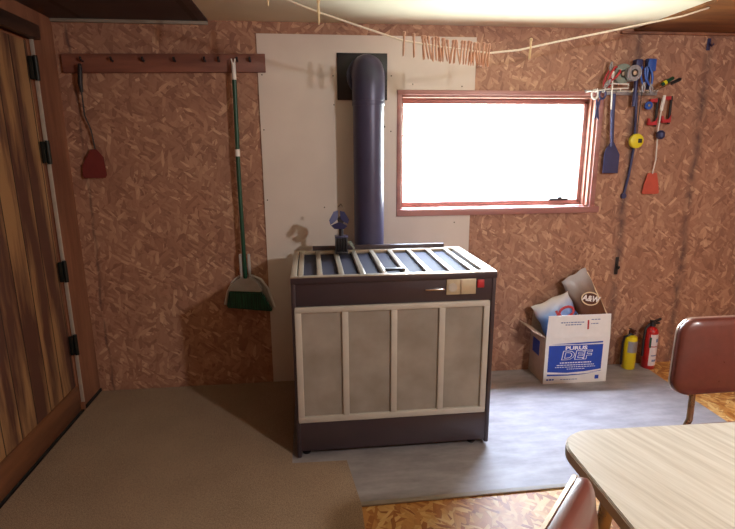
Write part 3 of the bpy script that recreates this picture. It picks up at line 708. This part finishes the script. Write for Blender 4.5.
# ------------------------------------------------------------------ carton with two packs, extinguishers
def carton():
    x0, x1, y0, y1, H = 1.457, 1.882, -.250, -.014, .312
    W, D = x1-x0, y1-y0
    c = thing('carton', ((x0+x1)/2, (y0+y1)/2, .0065), 'open white carton with blue printed front standing by the wall', 'carton', None, (0, 0, R(-1)))
    t = .004; a, d = W/2, D/2
    MB().box((-a, -d, 0), (a, -d+t, H)).build('front_panel', 'card_white', c, smooth=False)
    b = MB().box((-a, d-t, 0), (a, d, H)).box((-a, -d+t, 0), (-a+t, d-t, H)).box((a-t, -d+t, 0), (a, d-t, H)).box((-a+t, -d+t, 0), (a-t, d-t, t))
    b.build('box_body', 'card_brown', c, smooth=False)
    MB().box((-a-.0015, -.03, .16), (-a, .07, .26), 0).build('side_print', 'print_blue', c, smooth=False)
    fl = MB().prism([(-a, 0), (a, 0), (a-.002, .148), (-a+.012, .146)], -t/2, t/2, 'xz').build('front_flap', 'card_white', c, smooth=False, loc=(0, -d+t/2, H)); fl.rotation_euler = (R(-4), 0, 0)
    bf = MB().box((-a, -t/2, 0), (a*.1, t/2, .11)).build('back_flap', 'card_brown', c, smooth=False, loc=(0, d-t/2-.001, H)); bf.rotation_euler = (R(6), 0, 0)
    sf = MB().box((-t/2, -d+.01, 0), (t/2, d-.01, .10)).build('side_flap', 'card_brown', c, smooth=False, loc=(-a+t/2, 0, H)); sf.rotation_euler = (0, R(-62), 0)
    # print on the front
    yp = -d-.0008; rx = (R(90), 0, 0)
    MB().prism([(-a+.022, .082), (-a+.022, .262), (a-.042, .262), (a-.042, .092), (.06, .078), (-.06, .072)], yp, yp+.001, 'xz').build('blue_field', 'print_blue', c, smooth=False)
    sw = [(-a+.018+ (W-.06)*i/12, .074+.010*math.sin(i/12*PI*1.1+2.8)) for i in range(13)]
    MB().tube([(x, yp, z) for x, z in sw], .0028, 6).warp(lambda v: (v.x, yp+.0002+(v.y-yp)*.2, v.z)).build('white_swoosh', 'print_white', c)
    MB().prism([(-a+.022, .054), (-a+.022, .066), (-.05, .060), (.06, .066), (a-.042, .080), (a-.042, .072), (.05, .057), (-.05, .052)], yp, yp+.001, 'xz').build('lower_wave', 'print_blue', c, smooth=False)
    MB().prism([(-a+.04, .272), (a-.045, .282), (a-.045, .272), (0, .267)], yp, yp+.001, 'xz').build('upper_wave', 'print_blue', c, smooth=False)
    text('brand_lettering', 'PURUS', .034, 'print_white', c, (-.008, yp-.0004, .241), rx, offset=.0011, sx=1.45)
    text('outline_lettering', 'DEF', .082, 'print_white', c, (-.006, yp-.0004, .190), rx, offset=.0034, sx=1.42, shear=.1)
    text('inner_lettering', 'DEF', .082, 'print_blue', c, (-.006, yp-.0012, .190), rx, offset=.0003, sx=1.42, shear=.1)
    def dashes(name, mat, x0_, x1_, z, h, par, y, seed):
        rnd = random.Random(seed); m = MB(); x = x0_
        while x < x1_-.004:
            w_ = rnd.uniform(.006, .02); m.box((x, y, z-h/2), (min(x+w_, x1_), y+.0008, z+h/2)); x += w_+.004
        return m.build(name, mat, par, smooth=False)
    dashes('small_print', 'print_white', -.11, .10, .142, .007, c, yp-.0006, 1)
    dashes('small_print', 'print_white', -.13, .12, .126, .005, c, yp-.0006, 2)
    dashes('small_print', 'print_white', -.14, .13, .112, .004, c, yp-.0006, 3)
    dashes('small_print', 'print_white', -.06, .06, .098, .004, c, yp-.0006, 4)
    dashes('small_print', 'print_blue', -a+.02, -a+.07, .028, .010, c, yp-.0002, 5)
    dashes('small_print', 'print_grey', -.10, .02, .026, .005, c, yp-.0002, 6)
    MB().box((a-.078, yp, .022), (a-.052, yp+.001, .048)).build('corner_mark', 'print_blue', c, smooth=False)
    for i, (l, r_, z) in enumerate(((-.12, .04, .100), (-.09, .02, .085))):
        dashes('flap_print', 'print_grey', l, r_, z, .007, fl, -t/2-.0006, 10+i)
    MB().box((.055, -t/2-.001, .052), (.066, -t/2, .112)).build('flap_mark', 'print_red', fl, smooth=False)
    dashes('flap_print', 'print_grey', .08, .14, .115, .006, fl, -t/2-.0006, 20); dashes('flap_print', 'print_grey', .08, .13, .088, .006, fl, -t/2-.0006, 21)
carton()
def pack_mesh(w, h, t, seed, nx=16, nz=22):
    """slack filled packet: pinched ends, bulging middle, crumpled skin"""
    rnd = random.Random(seed); mb = MB(); bm = mb.bm; ph = [rnd.uniform(0, 6.28) for _ in range(6)]
    def P(i, j, s_):
        u, v = i/nx*2-1, j/nz*2-1
        th = t/2*(1-u**4)**.5*(1-abs(v)**3)**.6 if abs(u) < 1 and abs(v) < 1 else 0
        th = max(th, .0015)
        cr = .004*math.sin(9*u+ph[0]+5*v)+.003*math.sin(13*v+ph[1]-7*u)+.002*math.sin(23*u+17*v+ph[2])
        ww = w/2*(1-.06*(1-v*v)) + .004*math.sin(8*v+ph[3])
        return (u*ww, s_*(th+cr*(1-u*u)*(1-v*v)), v*h/2+.004*math.sin(6*u+ph[4])*(abs(v)**4))
    grids = [[[bm.verts.new(P(i, j, s_)) for j in range(nz+1)] for i in range(nx+1)] for s_ in (-1, 1)]
    for gi, gr in enumerate(grids):
        for i in range(nx):
            for j in range(nz):
                q = (gr[i][j], gr[i+1][j], gr[i+1][j+1], gr[i][j+1]); bm.faces.new(q if gi == 0 else q[::-1])
    A, B = grids
    for i in range(nx):
        for j in (0, nz): bm.faces.new((A[i][j], A[i+1][j], B[i+1][j], B[i][j]))
    for j in range(nz):
        for i in (0, nx): bm.faces.new((A[i][j], A[i][j+1], B[i][j+1], B[i][j]))
    return mb
def skin_mat(name, stops, axis='z', half=.15, rough=.32):
    m, nt, b = newmat(name); g = G(nt); o = g.obj(); x, y, z = g.xyz(o); d = dict(x=x, y=y, z=z)[axis]
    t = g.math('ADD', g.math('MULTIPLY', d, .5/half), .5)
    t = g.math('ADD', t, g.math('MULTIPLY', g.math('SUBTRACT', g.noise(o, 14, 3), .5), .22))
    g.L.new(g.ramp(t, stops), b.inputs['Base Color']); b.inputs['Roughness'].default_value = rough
    return m
def packs():
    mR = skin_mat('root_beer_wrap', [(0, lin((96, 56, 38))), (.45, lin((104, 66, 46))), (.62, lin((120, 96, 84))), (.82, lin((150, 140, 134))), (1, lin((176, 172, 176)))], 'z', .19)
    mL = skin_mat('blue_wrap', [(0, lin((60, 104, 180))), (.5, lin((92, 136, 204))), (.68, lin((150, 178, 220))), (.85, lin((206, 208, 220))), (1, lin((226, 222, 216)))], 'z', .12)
    p = thing('drink_pack', (1.790, -.085, .51), 'brown wrapped drink pack with an oval emblem leaning upright in the carton', 'drink pack', None, (R(-8), R(-27), R(6)))
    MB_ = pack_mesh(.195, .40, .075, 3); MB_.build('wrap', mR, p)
    MB().lathe([(.001, -.002), (.058, -.002), (.058, .0), (.001, .0)], (0, 0, 0), 'y', 32).warp(lambda c: (c.x*1.12, c.y, c.z*.78)).build('emblem_rim', 'print_cream', p, loc=(.012, -.0445, .015)).rotation_euler = (0, R(38), 0)
    MB().lathe([(.001, -.002), (.058, -.002), (.058, .0), (.001, .0)], (0, 0, 0), 'y', 32).warp(lambda c: (c.x*.98, c.y, c.z*.64)).build('emblem_field', 'print_brown', p, loc=(.012, -.0465, .015)).rotation_euler = (0, R(38), 0)
    text('emblem_lettering', 'A&W', .052, 'print_white', p, (.012, -.0495, .015), (R(90), R(38), 0), offset=.0018, shear=.2)
    MB().box((.084, -.012, -.16), (.093, .012, .17), .004).build('side_seam', 'print_cream', p)
    MB().box((-.055, -.0235, .120), (-.030, -.0215, .145), 0).build('wrap_mark', 'print_cream', p, smooth=False)
    q = thing('drink_pack', (1.580, -.130, .42), 'pale blue and white wrapped pack lying tilted in the carton at its left', 'drink pack', None, (R(-18), R(-24), R(-4)))
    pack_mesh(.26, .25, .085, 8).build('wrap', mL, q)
    lp = [(.055+.040*math.cos(R(a))*(1.1 if math.cos(R(a)) > 0 else 1.25), -.050, .014+.030*math.sin(R(a))) for a in range(0, 361, 20)]
    MB().tube(lp, .008, 8).warp(lambda c: (c.x, -.050+(c.y+.05)*.25, c.z)).build('red_swirl', 'print_red', q)
    MB().box((-.012, -.050, -.032), (.004, -.047, .046), .001).build('red_stem', 'print_red', q)
    MB().box((.094, -.046, -.046), (.108, -.043, -.018), .001).build('dark_letter', 'print_black', q)
    MB().box((.112, -.040, -.040), (.120, -.037, -.03), .001).build('dark_letter', 'print_black', q)
packs()
def extinguisher(loc, label, body, kind):
    e = thing('fire_extinguisher', loc, label, 'fire extinguisher')
    if kind == 'y':
        r, h = .043, .236
        MB().lathe([(r*.9, 0), (r, .006), (r, h-.02), (r*.9, h-.006), (r*.55, h), (.016, h+.004), (.016, h+.014)], n=28).build('cylinder', body, e)
        MB().prism([(r*1.02*math.sin(R(a)), -r*1.02*math.cos(R(a))) for a in range(-52, 53, 8)]+[(r*.98*math.sin(R(a)), -r*.98*math.cos(R(a))) for a in range(52, -53, -8)], .125, .205, 'xy').build('label', 'silver', e)
        MB().lathe([(.018, .006), (.018, .024)], (0, 0, h), n=14).build('valve', 'black', e)
        MB().box((-.012, -.035, h+.022), (.012, .02, h+.032), .003).box((-.01, -.04, h+.04), (.01, .02, h+.048), .003).tube([(0, .01, h+.02), (0, .012, h+.045)], .006, 8).build('lever', 'print_brown', e)
        MB().tube([(-.01, -.01, h+.012), (-.05, -.005, h-.005), (-.056, .0, h-.05), (-.054, .0, .03)], .0075, 8).build('bracket_strap', 'enamel_blk', e)
    else:
        r, h = .043, .30
        MB().lathe([(r*.9, 0), (r, .006), (r, h-.04), (r*.92, h-.02), (r*.6, h-.004), (.018, h), (.018, h+.012)], n=28).build('cylinder', body, e)
        arc = lambda lo, hi: [(r*1.02*math.sin(R(a)), -r*1.02*math.cos(R(a))) for a in range(lo, hi+1, 8)]+[(r*.98*math.sin(R(a)), -r*.98*math.cos(R(a))) for a in range(hi, lo-1, -8)]
        MB().prism(arc(-36, 68), .03, .165, 'xy').build('label', 'paperwhite', e)
        MB().prism(arc(-36, 68), .172, .255, 'xy').build('label', 'paperwhite', e)
        MB().prism([(x*1.01, y*1.01) for x, y in arc(-44, -28)], .16, .235, 'xy').build('green_label_edge', 'green', e)
        for z0_, z1_, l, h_ in ((.06, .075, -10, 44), (.10, .108, -20, 50), (.20, .225, 10, 56)): MB().prism([(x*1.012, y*1.012) for x, y in arc(l, h_)], z0_, z1_, 'xy').build('label_print', 'print_grey', e)
        MB().lathe([(.020, .0), (.022, .006), (.020, .03), (.012, .034)], (0, 0, h+.006), n=14).build('valve', 'black', e)
        MB().prism([(-.018, h+.036), (.02, h+.030), (.060, h+.052), (.056, h+.060), (.016, h+.044), (-.018, h+.048)], -.009, .009, 'xz', .002).build('lever', 'black', e)
        MB().prism([(-.016, h+.024), (.02, h+.018), (.052, h+.022), (.05, h+.03), (.016, h+.028), (-.016, h+.032)], -.008, .008, 'xz', .002).build('carry_handle', 'black', e)
        MB().tube([(-.02, 0, h+.02), (-.046, .0, h-.01), (-.052, .0, .20), (-.050, .0, .09)], .008, 8).build('hose', 'black', e)
extinguisher((2.150, -.075, .0065), 'yellow fire extinguisher with a silver label standing beside the carton', 'ext_yellow', 'y')
extinguisher((2.297, -.075, .0), 'red fire extinguisher with white labels standing right of the yellow one', 'ext_red', 'r')

# ------------------------------------------------------------------ table and chairs
def table():
    x0, x1, y0, y1, z = .645, 1.95, -2.86, -1.918, .72
    t = thing('dinette_table', ((x0+x1)/2, (y0+y1)/2, 0), 'dining table with a beige wood-grain laminate top and rounded corners', 'table', None, (0, 0, R(-1.5)))
    W, D = x1-x0, y1-y0
    MB().prism(rrect(W-.006, D-.006, .10, 10), z-.026, z, 'xy', .002).build('tabletop', 'laminate', t)
    MB().prism(rrect(W, D, .103, 10), z-.034, z-.003, 'xy', .002).build('edge_band', 'table_edge', t)
    MB().prism(rrect(W-.16, D-.16, .03, 5), z-.095, z-.03, 'xy').build('apron', 'enamel', t)
    for sx in (-1, 1):
        for sy in (-1, 1):
            MB().tube([(sx*(W/2-.12), sy*(D/2-.12), z-.05), (sx*(W/2-.10), sy*(D/2-.10), .35), (sx*(W/2-.07), sy*(D/2-.07), .002)], .019, 14).build('leg', 'brass', t)
table()
def make_chair():
    c = thing('dinette_chair', (0, 0, 0), 'x', 'chair', 'brown vinyl dinette chairs at the table')
    # local: faces -Y ; back at y = .2
    bk = pad(.42, .29, .034, .058, .35, .008).warp(lambda v: (v.x*(1-.6*v.z), v.y, v.z)).build('backrest', 'vinyl', c, loc=(0, .225, .725)); bk.rotation_euler = (R(-8), 0, 0)
    out = rrect(.424, .294, .060, 6); inn = rrect(.408, .278, .053, 6)
    e = MB(); bm = e.bm; N = len(out); rs = []
    for pts, y in ((out, .009), (out, .0165), (inn, .0165), (inn, .009)): rs.append([bm.verts.new((a, y, b)) for a, b in pts])
    for i in range(4):
        a, b = rs[i], rs[(i+1) % 4]
        for k in range(N): bm.faces.new((a[k], a[(k+1) % N], b[(k+1) % N], b[k]))
    e.warp(lambda v: (v.x*(1-.6*v.z), v.y-.35*(.0441-v.x*v.x), v.z)); e.build('edge_trim', 'vinyl_edge', bk)
    st = pad(.42, .40, .045, .07, 0, .014).warp(lambda v: (v.x, v.z, v.y)); st.build('seat', 'vinyl', c, loc=(0, 0, .435))
    for sx in (-1, 1):
        MB().tube([(sx*.115, .236, .70), (sx*.115, .226, .58), (sx*.13, .205, .47), (sx*.165, .215, .36), (sx*.185, .245, .003)], .0115, 12).build('leg', 'brass', c)
        MB().tube([(sx*.15, -.13, .405), (sx*.175, -.17, .36), (sx*.188, -.20, .003)], .0115, 12).build('leg', 'brass', c)
    MB().tube([(-.15, -.13, .405), (-.13, .205, .44)], .009, 10).tube([(.15, -.13, .405), (.13, .205, .44)], .009, 10).tube([(-.15, -.13, .405), (.15, -.13, .405)], .009, 10).build('seat_frame', 'brass', c)
    return c
ch = make_chair()
ch.location = (1.56, -1.70, 0); ch.rotation_euler = (0, 0, R(0))
ch['label'] = 'brown vinyl chair behind the table, backrest facing the viewer, near the extinguishers'
c2 = copy_tree(ch)
# faces (+.76,-.65): rotate -Y onto that heading
c2.location = (.437+.19*.71, -2.445-.19*.70, 0); c2.rotation_euler = (0, 0, math.atan2(.71, .70))
c2['label'] = 'brown vinyl chair at the near left corner of the table, seen edge-on'
